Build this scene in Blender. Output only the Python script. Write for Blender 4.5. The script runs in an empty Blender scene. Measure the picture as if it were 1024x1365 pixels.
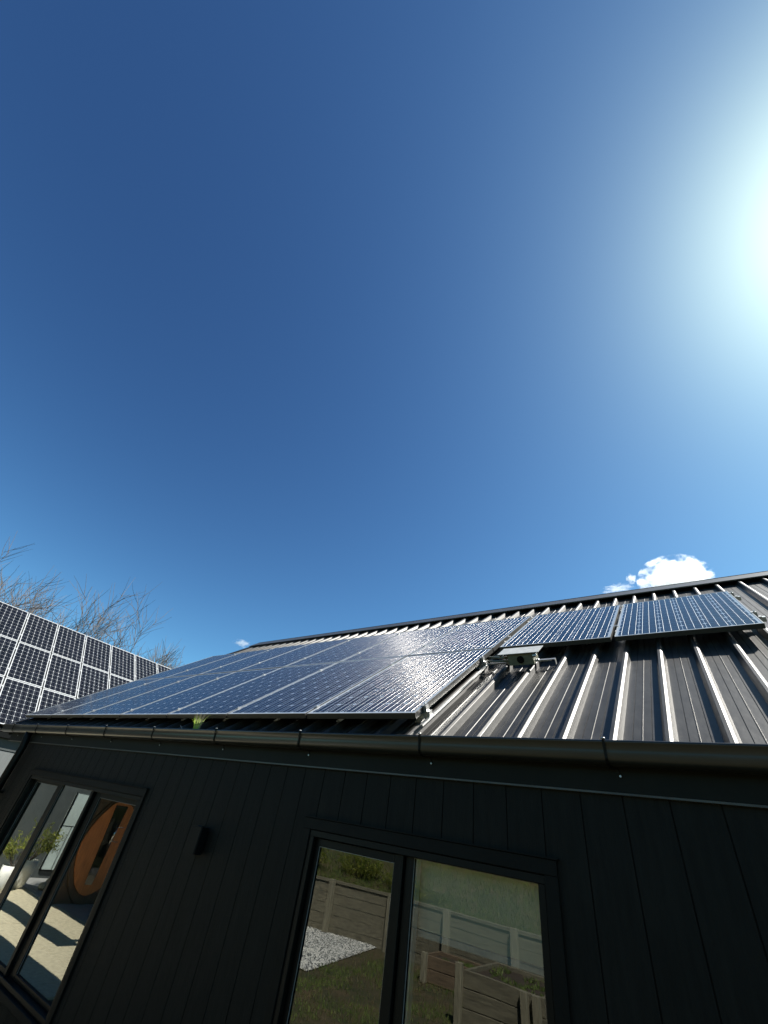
import bpy, math, random
from mathutils import Vector, Matrix, noise
R = math.radians
random.seed(7)
scene = bpy.context.scene
COL = scene.collection
G = 2.15                                   # eye height above the ground
A1 = 0.619007                              # pitch of the house roof
A2 = 0.771530                              # pitch of the wing roof
SUN = Vector((0.415, 0.4655, 0.782)).normalized()

# ------------------------------------------------------------------ materials
def new_mat(name):
    m = bpy.data.materials.new(name); m.use_nodes = True
    nt = m.node_tree; b = nt.nodes['Principled BSDF']
    return m, nt, b

def pmat(name, col, rough=0.5, metal=0.0, var=0.0, scale=8.0, bump=0.0, bscale=60.0, spec=0.5, detail=5, col2=None,
         stretch=None, aniso=0.0):
    m, nt, b = new_mat(name)
    b.inputs['Roughness'].default_value = rough
    b.inputs['Metallic'].default_value = metal
    b.inputs['Specular IOR Level'].default_value = spec
    b.inputs['Anisotropic'].default_value = aniso
    b.inputs['Base Color'].default_value = (*col, 1)
    if var or bump or col2:
        tc = nt.nodes.new('ShaderNodeTexCoord')
        mp = nt.nodes.new('ShaderNodeMapping')
        nt.links.new(tc.outputs['Object'], mp.inputs['Vector'])
        if stretch: mp.inputs['Scale'].default_value = stretch
    if var or col2:
        n = nt.nodes.new('ShaderNodeTexNoise'); n.inputs['Scale'].default_value = scale
        n.inputs['Detail'].default_value = detail; n.inputs['Roughness'].default_value = 0.65
        nt.links.new(mp.outputs['Vector'], n.inputs['Vector'])
        r = nt.nodes.new('ShaderNodeValToRGB')
        lo = tuple(max(0, c*(1-var)) for c in col)
        hi = tuple(min(1, c*(1+var)) for c in col) if col2 is None else col2
        r.color_ramp.elements[0].position = 0.32; r.color_ramp.elements[0].color = (*lo, 1)
        r.color_ramp.elements[1].position = 0.68; r.color_ramp.elements[1].color = (*hi, 1)
        nt.links.new(n.outputs['Fac'], r.inputs['Fac'])
        nt.links.new(r.outputs['Color'], b.inputs['Base Color'])
    if bump:
        n2 = nt.nodes.new('ShaderNodeTexNoise'); n2.inputs['Scale'].default_value = bscale
        n2.inputs['Detail'].default_value = 4
        nt.links.new(mp.outputs['Vector'], n2.inputs['Vector'])
        bp = nt.nodes.new('ShaderNodeBump'); bp.inputs['Strength'].default_value = bump
        bp.inputs['Distance'].default_value = 0.01
        nt.links.new(n2.outputs['Fac'], bp.inputs['Height'])
        nt.links.new(bp.outputs['Normal'], b.inputs['Normal'])
    return m

M = {}
M['siding'] = pmat('black_stained_siding', (0.0080, 0.0086, 0.0070), 0.60, var=0.35, scale=5, bump=0.35, bscale=40, stretch=(6, 6, 0.6), spec=0.13)
M['trim'] = pmat('black_timber_trim', (0.0055, 0.006, 0.005), 0.55, var=0.2, scale=6, bump=0.15, bscale=50, spec=0.12)
M['alu_black'] = pmat('black_powdercoat', (0.004, 0.0045, 0.004), 0.40, var=0.1, scale=10, spec=0.15)
M['gutter'] = pmat('painted_steel_gutter', (0.017, 0.017, 0.014), 0.30, var=0.25, scale=3, stretch=(1, 8, 8))
M['lit_edge'] = pmat('lit_fascia_edge', (0.055, 0.055, 0.045), 0.45, var=0.3, scale=6)  # paler grey stands for light catching the fascia's bottom edge
M['fascia'] = pmat('dark_fascia', (0.009, 0.010, 0.0075), 0.55, var=0.2, scale=4, spec=0.12)
M['roof'] = pmat('charcoal_roof_steel', (0.0205, 0.0200, 0.0180), 0.45, var=0.55, scale=9.0, bump=0.14, bscale=14, detail=9, stretch=(1.6, 0.8, 0.8), spec=0.33)
M['ridge'] = pmat('lit_ridge_steel', (0.050, 0.050, 0.047), 0.42, var=0.25, scale=3)  # same paint as the roof, lightened to stand for its reflection
M['alu'] = pmat('anodised_aluminium', (0.62, 0.63, 0.62), 0.38, metal=0.85, var=0.08, scale=20)
M['alu_lip'] = pmat('panel_frame_lip', (0.36, 0.37, 0.37), 0.40, metal=0.3, var=0.06, scale=20)
M['back'] = pmat('white_backsheet', (0.42, 0.43, 0.44), 0.2, var=0.04, scale=5)
M['backdark'] = pmat('panel_backsheet_grey', (0.34, 0.38, 0.42), 0.12, var=0.05, scale=5)
M['ribbon'] = pmat('tinned_ribbon', (0.33, 0.33, 0.33), 0.31, metal=1.0)
M['alu_shaded'] = pmat('shaded_frame_side', (0.032, 0.032, 0.030), 0.45, metal=0.3, var=0.1, scale=20)  # frame aluminium darkened to stand for shade on the sides
M['plastic_grey'] = pmat('weathered_grey_plastic', (0.12, 0.125, 0.09), 0.5, var=0.2, scale=30)
M['shroud'] = pmat('pale_metal_shroud', (0.42, 0.42, 0.40), 0.5, var=0.15, scale=20)
M['black'] = pmat('black_rubber', (0.004, 0.0045, 0.0045), 0.5, spec=0.12)
M['galv'] = pmat('galvanised_bracket', (0.45, 0.45, 0.44), 0.4, metal=0.7, var=0.15, scale=40)
M['concrete'] = pmat('exposed_concrete', (0.52, 0.47, 0.33), 0.85, var=0.22, scale=14, bump=0.3, bscale=120, detail=10)
M['porch_slab'] = pmat('grey_porch_slab', (0.30, 0.30, 0.29), 0.8, var=0.12, scale=10, bump=0.2, bscale=80)
M['lawn'] = pmat('patchy_winter_lawn', (0.028, 0.045, 0.015), 0.95, scale=1.9, detail=10, col2=(0.12, 0.085, 0.045), bump=0.9, bscale=90)
M['soil'] = pmat('brown_soil', (0.06, 0.045, 0.032), 0.95, var=0.4, scale=20, bump=0.8, bscale=50)
M['bark'] = pmat('bare_bark', (0.11, 0.09, 0.075), 0.9, var=0.35, scale=2.5)
M['bark_pale'] = pmat('pale_bare_bark', (0.20, 0.18, 0.16), 0.9, var=0.3, scale=2.5)
M['timber'] = pmat('weathered_grey_timber', (0.17, 0.155, 0.11), 0.85, var=0.4, scale=5, bump=0.5, bscale=24, detail=9, stretch=(0.8, 6, 6))
M['timber_post'] = pmat('weathered_timber_post', (0.25, 0.23, 0.165), 0.85, var=0.35, scale=6, bump=0.4, bscale=24, detail=9, stretch=(6, 6, 0.8))
M['timber_brown'] = pmat('brown_sleeper_timber', (0.16, 0.115, 0.075), 0.85, var=0.35, scale=6, bump=0.4, bscale=24, stretch=(0.8, 6, 6))
M['cedar'] = pmat('oiled_orange_timber', (0.66, 0.21, 0.055), 0.45, var=0.35, scale=5, detail=8, stretch=(8, 8, 0.7))
M['brown'] = pmat('dark_brown_timber', (0.11, 0.065, 0.035), 0.5, var=0.3, scale=5, stretch=(8, 8, 0.7))
M['dark_glass'] = pmat('dark_door_glass', (0.008, 0.012, 0.012), 0.03, spec=0.8)
M['frost'] = pmat('pale_blue_door_panel', (0.40, 0.47, 0.45), 0.35, var=0.12, scale=3)
M['pale_clad'] = pmat('pale_grey_door', (0.13, 0.14, 0.14), 0.6, var=0.08, scale=4, stretch=(1, 8, 0.5))
M['wing_wall'] = pmat('charcoal_wing_cladding', (0.050, 0.060, 0.060), 0.7, var=0.15, scale=4)
M['steel'] = pmat('polished_steel', (0.75, 0.75, 0.75), 0.18, metal=1.0)
M['pot'] = pmat('white_glazed_pot', (0.80, 0.80, 0.77), 0.3, var=0.08, scale=8)
M['gravel'] = pmat('pale_river_gravel', (0.50, 0.50, 0.48), 0.85, var=0.6, scale=38, detail=2, bump=1.0, bscale=38)
M['stone'] = pmat('pale_garden_stone', (0.55, 0.50, 0.38), 0.9, var=0.25, scale=9, bump=0.4, bscale=20)
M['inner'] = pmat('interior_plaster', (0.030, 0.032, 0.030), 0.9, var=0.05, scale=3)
M['blind'] = pmat('pale_grey_roller_blind', (0.60, 0.56, 0.43), 0.8, var=0.04, scale=6)
M['curtain'] = pmat('silver_jamb_liner', (0.85, 0.90, 0.90), 0.7, var=0.1, scale=12)
M['seal'] = pmat('grey_glazing_seal', (0.20, 0.21, 0.20), 0.5)

def leaf_mat(name, a, b_, trans=0.35):
    m, nt, b = new_mat(name)
    oi = nt.nodes.new('ShaderNodeTexCoord')
    n = nt.nodes.new('ShaderNodeTexNoise'); n.inputs['Scale'].default_value = 9
    nt.links.new(oi.outputs['Object'], n.inputs['Vector'])
    r = nt.nodes.new('ShaderNodeValToRGB')
    r.color_ramp.elements[0].position = 0.35; r.color_ramp.elements[0].color = (*a, 1)
    r.color_ramp.elements[1].position = 0.65; r.color_ramp.elements[1].color = (*b_, 1)
    nt.links.new(n.outputs['Fac'], r.inputs['Fac'])
    nt.links.new(r.outputs['Color'], b.inputs['Base Color'])
    b.inputs['Roughness'].default_value = 0.6
    t = nt.nodes.new('ShaderNodeBsdfTranslucent'); nt.links.new(r.outputs['Color'], t.inputs['Color'])
    mx = nt.nodes.new('ShaderNodeMixShader'); mx.inputs[0].default_value = trans
    out = nt.nodes['Material Output']
    nt.links.new(b.outputs[0], mx.inputs[1]); nt.links.new(t.outputs[0], mx.inputs[2])
    nt.links.new(mx.outputs[0], out.inputs['Surface'])
    return m
M['leaf_yellow'] = leaf_mat('yellow_green_leaf', (0.26, 0.32, 0.06), (0.62, 0.62, 0.16))
M['leaf_green'] = leaf_mat('green_shrub_leaf', (0.10, 0.17, 0.04), (0.34, 0.38, 0.10))
M['tuft'] = leaf_mat('lime_grass_blade', (0.34, 0.55, 0.05), (0.62, 0.80, 0.16), 0.5)
M['tuft_dry'] = leaf_mat('straw_grass_blade', (0.40, 0.40, 0.24), (0.62, 0.62, 0.42), 0.4)
M['bank_grass'] = leaf_mat('bank_grass_blade', (0.10, 0.17, 0.035), (0.24, 0.30, 0.08))

# photovoltaic cell: blue-black silicon under glass
def cell_mat(name, c1, c2, rough, fingers=0.0, spec=0.25):
    m, nt, b = new_mat(name)
    tc = nt.nodes.new('ShaderNodeTexCoord')
    n = nt.nodes.new('ShaderNodeTexNoise'); n.inputs['Scale'].default_value = 3.2; n.inputs['Detail'].default_value = 3
    nt.links.new(tc.outputs['Object'], n.inputs['Vector'])
    r = nt.nodes.new('ShaderNodeValToRGB')
    r.color_ramp.elements[0].position = 0.3; r.color_ramp.elements[0].color = (*c1, 1)
    r.color_ramp.elements[1].position = 0.7; r.color_ramp.elements[1].color = (*c2, 1)
    nt.links.new(n.outputs['Fac'], r.inputs['Fac'])
    nt.links.new(r.outputs['Color'], b.inputs['Base Color'])
    b.inputs['Roughness'].default_value = rough
    b.inputs['Specular IOR Level'].default_value = spec; b.inputs['Specular Tint'].default_value = (.40, .40, .42, 1)
    n2 = nt.nodes.new('ShaderNodeTexNoise'); n2.inputs['Scale'].default_value = 260; n2.inputs['Detail'].default_value = 2
    nt.links.new(tc.outputs['Object'], n2.inputs['Vector'])
    bp = nt.nodes.new('ShaderNodeBump'); bp.inputs['Strength'].default_value = 0.012; bp.inputs['Distance'].default_value = 0.001
    nt.links.new(n2.outputs['Fac'], bp.inputs['Height']); nt.links.new(bp.outputs['Normal'], b.inputs['Normal'])
    if fingers:                          # tinned wires running up the panel: a brushed, one-way sheen
        an = nt.nodes.new('ShaderNodeBsdfAnisotropic'); an.inputs['Color'].default_value = (0.85, 0.83, 0.80, 1)
        an.inputs['Roughness'].default_value = 0.60; an.inputs['Anisotropy'].default_value = 0.92
        tv = nt.nodes.new('ShaderNodeCombineXYZ'); tv.inputs[1].default_value = 1.0
        vt = nt.nodes.new('ShaderNodeVectorTransform'); vt.vector_type = 'VECTOR'; vt.convert_from = 'OBJECT'; vt.convert_to = 'WORLD'
        nt.links.new(tv.outputs[0], vt.inputs[0]); nt.links.new(vt.outputs[0], an.inputs['Tangent'])
        wv = nt.nodes.new('ShaderNodeTexWave'); wv.wave_type = 'BANDS'; wv.bands_direction = 'X'; wv.inputs['Scale'].default_value = 5.9; wv.inputs['Distortion'].default_value = 0
        nt.links.new(tc.outputs['Object'], wv.inputs['Vector'])
        n3 = nt.nodes.new('ShaderNodeTexNoise'); n3.inputs['Scale'].default_value = 60; n3.inputs['Detail'].default_value = 2
        nt.links.new(tc.outputs['Object'], n3.inputs['Vector'])
        pw = nt.nodes.new('ShaderNodeMath'); pw.operation = 'MULTIPLY'
        sh = nt.nodes.new('ShaderNodeMath'); sh.operation = 'POWER'; sh.inputs[1].default_value = 3.0
        nt.links.new(wv.outputs['Fac'], sh.inputs[0]); nt.links.new(sh.outputs[0], pw.inputs[0]); nt.links.new(n3.outputs['Fac'], pw.inputs[1])
        p2 = nt.nodes.new('ShaderNodeMath'); p2.operation = 'MULTIPLY'; p2.inputs[1].default_value = fingers
        nt.links.new(pw.outputs[0], p2.inputs[0])
        mx = nt.nodes.new('ShaderNodeMixShader'); nt.links.new(p2.outputs[0], mx.inputs[0])
        nt.links.new(b.outputs[0], mx.inputs[1]); nt.links.new(an.outputs[0], mx.inputs[2])
        nt.links.new(mx.outputs[0], nt.nodes['Material Output'].inputs['Surface'])
    return m
M['cell'] = cell_mat('blue_silicon_cell', (0.009, 0.016, 0.032), (0.013, 0.022, 0.041), 0.10, 0.045, 0.22)
M['cell_black'] = cell_mat('black_silicon_cell', (0.004, 0.005, 0.007), (0.008, 0.009, 0.013), 0.15)

def glass_mat():
    m, nt, b = new_mat('window_glass'); nt.nodes.remove(b)
    out = nt.nodes['Material Output']
    tr = nt.nodes.new('ShaderNodeBsdfTransparent'); tr.inputs['Color'].default_value = (0.80, 0.86, 0.84, 1)
    gl = nt.nodes.new('ShaderNodeBsdfGlossy'); gl.inputs['Roughness'].default_value = 0.0
    gl.inputs['Color'].default_value = (0.97, 1.0, 0.97, 1)
    fr = nt.nodes.new('ShaderNodeFresnel'); fr.inputs['IOR'].default_value = 1.52
    mu = nt.nodes.new('ShaderNodeMath'); mu.operation = 'MULTIPLY_ADD'; mu.use_clamp = True
    mu.inputs[1].default_value = 2.7; mu.inputs[2].default_value = 0.0
    tc = nt.nodes.new('ShaderNodeTexCoord'); n = nt.nodes.new('ShaderNodeTexNoise')
    n.inputs['Scale'].default_value = 1.1; n.inputs['Detail'].default_value = 1
    nt.links.new(tc.outputs['Object'], n.inputs['Vector'])
    bp = nt.nodes.new('ShaderNodeBump'); bp.inputs['Strength'].default_value = 0.09; bp.inputs['Distance'].default_value = 0.02
    nt.links.new(n.outputs['Fac'], bp.inputs['Height']); nt.links.new(bp.outputs['Normal'], gl.inputs['Normal'])
    mx = nt.nodes.new('ShaderNodeMixShader')
    nt.links.new(fr.outputs[0], mu.inputs[0]); nt.links.new(mu.outputs[0], mx.inputs[0])
    nt.links.new(tr.outputs[0], mx.inputs[1]); nt.links.new(gl.outputs[0], mx.inputs[2])
    nt.links.new(mx.outputs[0], out.inputs['Surface'])
    return m
M['glass'] = glass_mat()

# ------------------------------------------------------------------ mesh builder
class MB:
    def __init__(s): s.v = []; s.f = []; s.m = []; s.sm = []
    def face(s, pts, mi=0, smooth=False):
        n = len(s.v); s.v += [tuple(p) for p in pts]; s.f.append(list(range(n, n+len(pts)))); s.m.append(mi); s.sm.append(smooth); return s
    def hexa(s, c, mi=0):       # c: 8 corners, bottom 4 (ccw from above) then top 4
        n = len(s.v); s.v += [tuple(p) for p in c]
        for q in ((3,2,1,0),(4,5,6,7),(0,1,5,4),(1,2,6,5),(2,3,7,6),(3,0,4,7)):
            s.f.append([n+i for i in q]); s.m.append(mi); s.sm.append(False)
        return s
    def box(s, x0, x1, y0, y1, z0, z1, mi=0):
        return s.hexa([(x0,y0,z0),(x1,y0,z0),(x1,y1,z0),(x0,y1,z0),(x0,y0,z1),(x1,y0,z1),(x1,y1,z1),(x0,y1,z1)], mi)
    def bbox(s, x0, x1, y0, y1, z0, z1, b=0.004, mi=0):   # box with chamfered long edges (along its longest axis)
        d = (x1-x0, y1-y0, z1-z0); ax = d.index(max(d))
        lim = [(x0,x1),(y0,y1),(z0,z1)]; o = [i for i in range(3) if i != ax]
        (a0,a1),(b0,b1) = lim[o[0]], lim[o[1]]
        prof = [(a0+b,b0),(a1-b,b0),(a1,b0+b),(a1,b1-b),(a1-b,b1),(a0+b,b1),(a0,b1-b),(a0,b0+b)]
        rings = []
        for t in lim[ax]:
            ring = []
            for p in prof:
                c = [0,0,0]; c[ax] = t; c[o[0]] = p[0]; c[o[1]] = p[1]; ring.append(tuple(c))
            rings.append(ring)
        return s.loft(rings, mi=mi, cap=True)
    def loft(s, rings, mi=0, cap=False, closed=True, smooth=False):
        n0 = len(s.v); k = len(rings[0])
        for r in rings: s.v += [tuple(p) for p in r]
        for i in range(len(rings)-1):
            for j in range(k if closed else k-1):
                a = n0+i*k+j; b = n0+i*k+(j+1) % k
                s.f.append([a, b, b+k, a+k]); s.m.append(mi); s.sm.append(smooth)
        if cap:
            s.f.append([n0+j for j in reversed(range(k))]); s.m.append(mi); s.sm.append(False)
            s.f.append([n0+(len(rings)-1)*k+j for j in range(k)]); s.m.append(mi); s.sm.append(False)
        return s
    def tube(s, pts, rad, n=10, mi=0, cap=True, smooth=True):
        pts = [Vector(p) for p in pts]
        if not hasattr(rad, '__len__'): rad = [rad]*len(pts)
        rings = []
        up = None
        for i, p in enumerate(pts):
            d = (pts[min(i+1, len(pts)-1)]-pts[max(i-1, 0)]).normalized()
            if up is None or abs(up.dot(d)) > 0.98: up = Vector((0,0,1)) if abs(d.z) < 0.9 else Vector((1,0,0))
            a = d.cross(up).normalized(); b = a.cross(d).normalized(); up = b
            rings.append([p+(a*math.cos(t)+b*math.sin(t))*rad[i] for t in [2*math.pi*j/n for j in range(n)]])
        return s.loft(rings, mi=mi, cap=cap, smooth=smooth)
    def lathe(s, prof, cx, cy, n=28, mi=0, smooth=True):   # prof: (r, z)
        rings = [[(cx+r*math.cos(2*math.pi*j/n), cy+r*math.sin(2*math.pi*j/n), z) for j in range(n)] for r, z in prof]
        return s.loft(rings, mi=mi, smooth=smooth)
    def data(s, name, mats, off=(0,0,0)):
        me = bpy.data.meshes.new(name)
        ox, oy, oz = off
        me.from_pydata([(a-ox, b-oy, c-oz) for a, b, c in s.v], [], s.f)
        for m in mats: me.materials.append(m)
        me.polygons.foreach_set('material_index', s.m)
        me.polygons.foreach_set('use_smooth', s.sm)
        me.update()
        return me
    def build(s, name, mats, parent=None, loc=None):
        if not isinstance(mats, (list, tuple)): mats = [mats]
        off = (0,0,0)
        if parent is not None:
            p = parent
            while p is not None: off = tuple(off[i]+p.location[i] for i in range(3)); p = p.parent
        elif loc is not None: off = loc
        o = bpy.data.objects.new(name, s.data(name, mats, off)); COL.objects.link(o)
        if parent is not None: o.parent = parent
        elif loc is not None: o.location = loc
        return o

def tag(o, label=None, cat=None, group=None, kind=None):
    if label: o['label'] = label
    if cat: o['category'] = cat
    if group: o['group'] = group
    if kind: o['kind'] = kind
    return o
def empty(name, loc, label=None, cat=None, group=None):
    o = bpy.data.objects.new(name, None); COL.objects.link(o); o.location = loc; o.empty_display_size = 0.2
    return tag(o, label, cat, group)
def part(name, mesh, mat_, parent):
    o = bpy.data.objects.new(name, mesh); COL.objects.link(o); o.parent = parent; return o

SR = Vector((0, math.cos(A1), math.sin(A1))); NR = Vector((0, -math.sin(A1), math.cos(A1)))
def roofp(x, s, h):                     # point above the roof: along the eave, up the slope, h below the eye's plane
    p = SR*s - NR*h; return Vector((x, p.y, p.z))
SW = Vector((-math.cos(A2), 0, math.sin(A2))); NW = Vector((math.sin(A2), 0, math.cos(A2)))
def wingp(y, s, h):
    p = SW*s - NW*h; return Vector((p.x, y, p.z))
GZ = -G

# ------------------------------------------------------------------ house
D = 2.60; WL, WR = -8.28, 9.0; WT = 0.50
house = empty('black_clad_house', (0, 5.0, GZ), 'long black clad house with ribbed metal roof and two dark framed windows', 'house')
PIT = 0.192; G0 = -3.314
def siding(mb, x0, x1, z0, z1):
    xs = [x0]; k = math.ceil((x0-G0)/PIT)
    prof = [(x0, D)]
    while G0+k*PIT < x1:
        g = G0+k*PIT
        if g-0.005 > x0 and g+0.005 < x1: prof += [(g-0.0032, D), (g-0.0016, D+0.006), (g+0.0016, D+0.006), (g+0.0032, D)]
        k += 1
    prof.append((x1, D))
    for (a, ya), (b, yb) in zip(prof, prof[1:]): mb.face([(a,ya,z0),(b,yb,z0),(b,yb,z1),(a,ya,z1)])
WIN = [(-7.40, -4.60, -1.47, -0.045), (-2.37, -0.83, -1.22, -0.040)]        # openings
mb = MB()
siding(mb, WL, WIN[0][0], GZ+0.04, WT); siding(mb, WIN[0][1], WIN[1][0], GZ+0.04, WT); siding(mb, WIN[1][1], WR, GZ+0.04, WT)
for x0, x1, z0, z1 in WIN: siding(mb, x0, x1, z1, WT); siding(mb, x0, x1, GZ+0.04, z0)
for x0, x1, z0, z1 in WIN:                                                   # reveals
    mb.face([(x0,D,z0),(x0,D+.12,z0),(x0,D+.12,z1),(x0,D,z1)]); mb.face([(x1,D,z0),(x1,D,z1),(x1,D+.12,z1),(x1,D+.12,z0)])
    mb.face([(x0,D,z1),(x0,D+.12,z1),(x1,D+.12,z1),(x1,D,z1)]); mb.face([(x0,D,z0),(x1,D,z0),(x1,D+.12,z0),(x0,D+.12,z0)])
mb.build('wall', M['siding'], house)
YB = 10.38
mb = MB()                                                                    # end walls with gables, back wall
for x, t in ((WL, 1), (WR, -1)):
    ap = (x, 6.49, 3.20)
    mb.face([(x,D,GZ),(x,YB,GZ),(x,YB,WT),ap,(x,D,WT)] if t < 0 else [(x,D,WT),ap,(x,YB,WT),(x,YB,GZ),(x,D,GZ)])
mb.face([(WL,YB,GZ),(WL,YB,WT),(WR,YB,WT),(WR,YB,GZ)])
mb.build('end_wall', M['siding'], house)
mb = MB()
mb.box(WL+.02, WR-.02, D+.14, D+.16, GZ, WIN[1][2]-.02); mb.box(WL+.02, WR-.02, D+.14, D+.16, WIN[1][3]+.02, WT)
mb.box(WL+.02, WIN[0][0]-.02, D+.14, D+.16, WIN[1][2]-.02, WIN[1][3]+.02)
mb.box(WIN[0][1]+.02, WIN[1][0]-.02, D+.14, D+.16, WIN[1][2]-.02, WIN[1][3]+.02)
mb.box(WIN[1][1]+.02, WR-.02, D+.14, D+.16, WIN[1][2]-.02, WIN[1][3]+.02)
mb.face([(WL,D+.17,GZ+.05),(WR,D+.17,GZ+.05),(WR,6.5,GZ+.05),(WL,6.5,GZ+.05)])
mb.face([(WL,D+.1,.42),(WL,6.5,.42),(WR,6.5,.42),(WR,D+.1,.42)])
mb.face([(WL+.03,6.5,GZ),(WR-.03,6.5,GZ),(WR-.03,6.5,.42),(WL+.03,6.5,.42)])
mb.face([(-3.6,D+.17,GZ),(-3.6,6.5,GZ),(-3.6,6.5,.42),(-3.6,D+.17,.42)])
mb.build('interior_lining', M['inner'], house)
mb = MB(); mb.box(-9.0, WR+.1, 2.574, 2.598, 0.318, 0.500); fas = mb.build('fascia', M['fascia'], house)
mb = MB(); mb.box(-9.0, WR+.1, 2.570, 2.5985, 0.308, 0.3165); mb.build('fascia_lit_edge', M['lit_edge'], fas)  # thin strip added as the lit lower edge of the fascia
mb = MB(); mb.face([(-9.0,2.599,.33),(WL,2.599,.33),(WL,YB,.33),(-9.0,YB,.33)]); mb.build('soffit', M['fascia'], house)

# ribbed roof sheets
H0 = 1.060; RX0, RX1 = -9.02, 9.1; S0, S1 = 2.300, 7.30
def ribbed(x0, x1):
    """(x, h) profile along the eave: trapezoid ribs and fine swages in the pans"""
    P = 0.240; pr = []
    k = math.floor((x0+0.143)/P)
    while -0.143+k*P < x1+P:
        rb = -0.143+k*P                       # right foot of a rib
        pr += [(rb-0.066, 0), (rb-0.047, 0.046), (rb-0.045, 0.047), (rb-0.0285, 0.047), (rb-0.0265, 0.0460), (rb-0.0165, 0.0385), (rb-0.0145, 0.0365), (rb, 0)]
        w = P-0.066
        for j, t in enumerate((0.25, 0.5, 0.75)):
            c = rb+w*t
            if j == 1: pr += [(c-0.003, 0), (c-0.0008, 0.0036), (c+0.0012, 0.0036), (c+0.0036, 0)]
            else: pr += [(c-0.0022, 0), (c-0.001, -0.0038), (c+0.001, -0.0038), (c+0.0022, 0)]
        k += 1
    return [(max(x0, min(x1, x)), h) for x, h in pr]
prof = ribbed(RX0, RX1)
mb = MB(); N = 26
rings = []
for i in range(N+1):
    s = S0+(S1-S0)*i/N
    rings.append([roofp(x, s, H0-h+0.0016*noise.noise(Vector((x*1.3, s*0.9, 0)))) for x, h in prof])
mb.loft(rings, closed=False)
# far slope
APEX = roofp(0, S1, H0)
mb2 = []
for i in range(2):
    t = 4.85*i
    mb2.append([Vector((x, APEX.y+0.02+t*math.cos(A1), APEX.z-t*math.sin(A1)+h)) for x, h in prof])
mb.loft(mb2, closed=False)
roof = mb.build('roof', M['roof'], house)
mb = MB()                                                                    # ridge capping, folded
a = roofp(0, 6.955, H0-0.0735); b_ = roofp(0, 7.262, H0-0.0755); t_ = Vector((0, 6.515, 3.428))
c1 = roofp(0, 6.955, H0-0.058); c2 = roofp(0, 6.965, H0-0.069)
prc = [c1, a, b_, Vector((0, 6.489, 3.421)), Vector((0, 6.500, 3.428)), t_, Vector((0, 6.54, 3.418)), Vector((0, 6.82, 3.20)), Vector((0, 6.82, 3.185)), Vector((0, 6.52, 3.42)), roofp(0, 7.25, H0-0.068), c2]
mb.loft([[(x, p.y, p.z) for p in prc] for x in (RX0-.02, -4.9, -1.2, 2.6, 6.3, RX1+.02)], cap=True)
mb.build('ridge_cap', M['ridge'], roof)
mb = MB()                                                                    # verge flashing
vq = [(RX0-.03, H0+.12), (RX0-.03, H0-.050), (RX0+.09, H0-.050), (RX0+.09, H0-.046), (RX0-.026, H0-.046), (RX0-.026, H0+.12)]
mb.loft([[roofp(x, s, h) for x, h in vq] for s in (S0, 7.27)], cap=True)
mb.build('verge_flashing', M['roof'], roof)

# gutter
gp = [(2.572,.500),(2.572,.424),(2.515,.414),(2.487,.417),(2.470,.427),(2.462,.442),(2.460,.470),(2.459,.500),(2.452,.504),(2.451,.513),(2.457,.518),(2.466,.515),
      (2.464,.505),(2.463,.470),(2.466,.444),(2.474,.431),(2.490,.421),(2.515,.418),(2.568,.428),(2.568,.500)]
mb = MB()
xs = [-9.21+i*0.9 for i in range(21)]
mb.loft([[(x, y+0.002*math.sin(x*1.7), z+0.0018*math.sin(x*0.9+1)) for y, z in gp] for x in xs], cap=True, smooth=True)
mb.face([(-9.21, y, z) for y, z in gp[:11]])
gut = mb.build('gutter', M['gutter'], house)
bx = [-8.72, -7.78, -6.76, -5.70, -4.65, -3.60, -2.55, -1.50, -0.45, 0.60, 1.65]
for x in bx:
    mb = MB()
    pts = [(x, 2.462, .522), (x, 2.446, .515), (x, 2.453, .470), (x, 2.456, .438), (x, 2.472, .418), (x, 2.515, .407), (x+.015, 2.566, .412), (x+.03, 2.570, .380)]
    for (p, q) in zip(pts, pts[1:]):
        p = Vector(p); q = Vector(q)
        mb.hexa([(p.x-.006,p.y,p.z),(p.x+.006,p.y,p.z),(p.x+.006,p.y+.004,p.z+.002),(p.x-.006,p.y+.004,p.z+.002),
                 (q.x-.006,q.y,q.z),(q.x+.006,q.y,q.z),(q.x+.006,q.y+.004,q.z+.002),(q.x-.006,q.y+.004,q.z+.002)])
    g = mb.build('bracket', M['alu_black'], gut)
    mb = MB(); mb.tube([(x+.03,2.572,.384),(x+.03,2.563,.384)], .005, 8); mb.build('screw', M['galv'], g)
    mb = MB(); mb.tube([(x,2.452,.5215),(x,2.452,.5275)], .010, 8); mb.build('rivet', M['galv'], g)

# downpipe
mb = MB()
mb.tube([(-8.12,2.515,.425),(-8.12,2.515,.36),(-8.11,2.522,.32),(-8.10,2.530,.25),(-8.10,2.530,GZ+.02)], .047, 16)
dp = mb.build('downpipe', M['alu_black'], house)
for z in (-.30, -1.5):
    mb = MB(); mb.tube([(-8.10,2.530,z),(-8.10,2.530,z+.03)], .051, 16); mb.box(-8.17,-8.03,2.575,2.598,z+.002,z+.028)
    mb.build('pipe_clip', M['alu_black'], dp)

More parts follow.
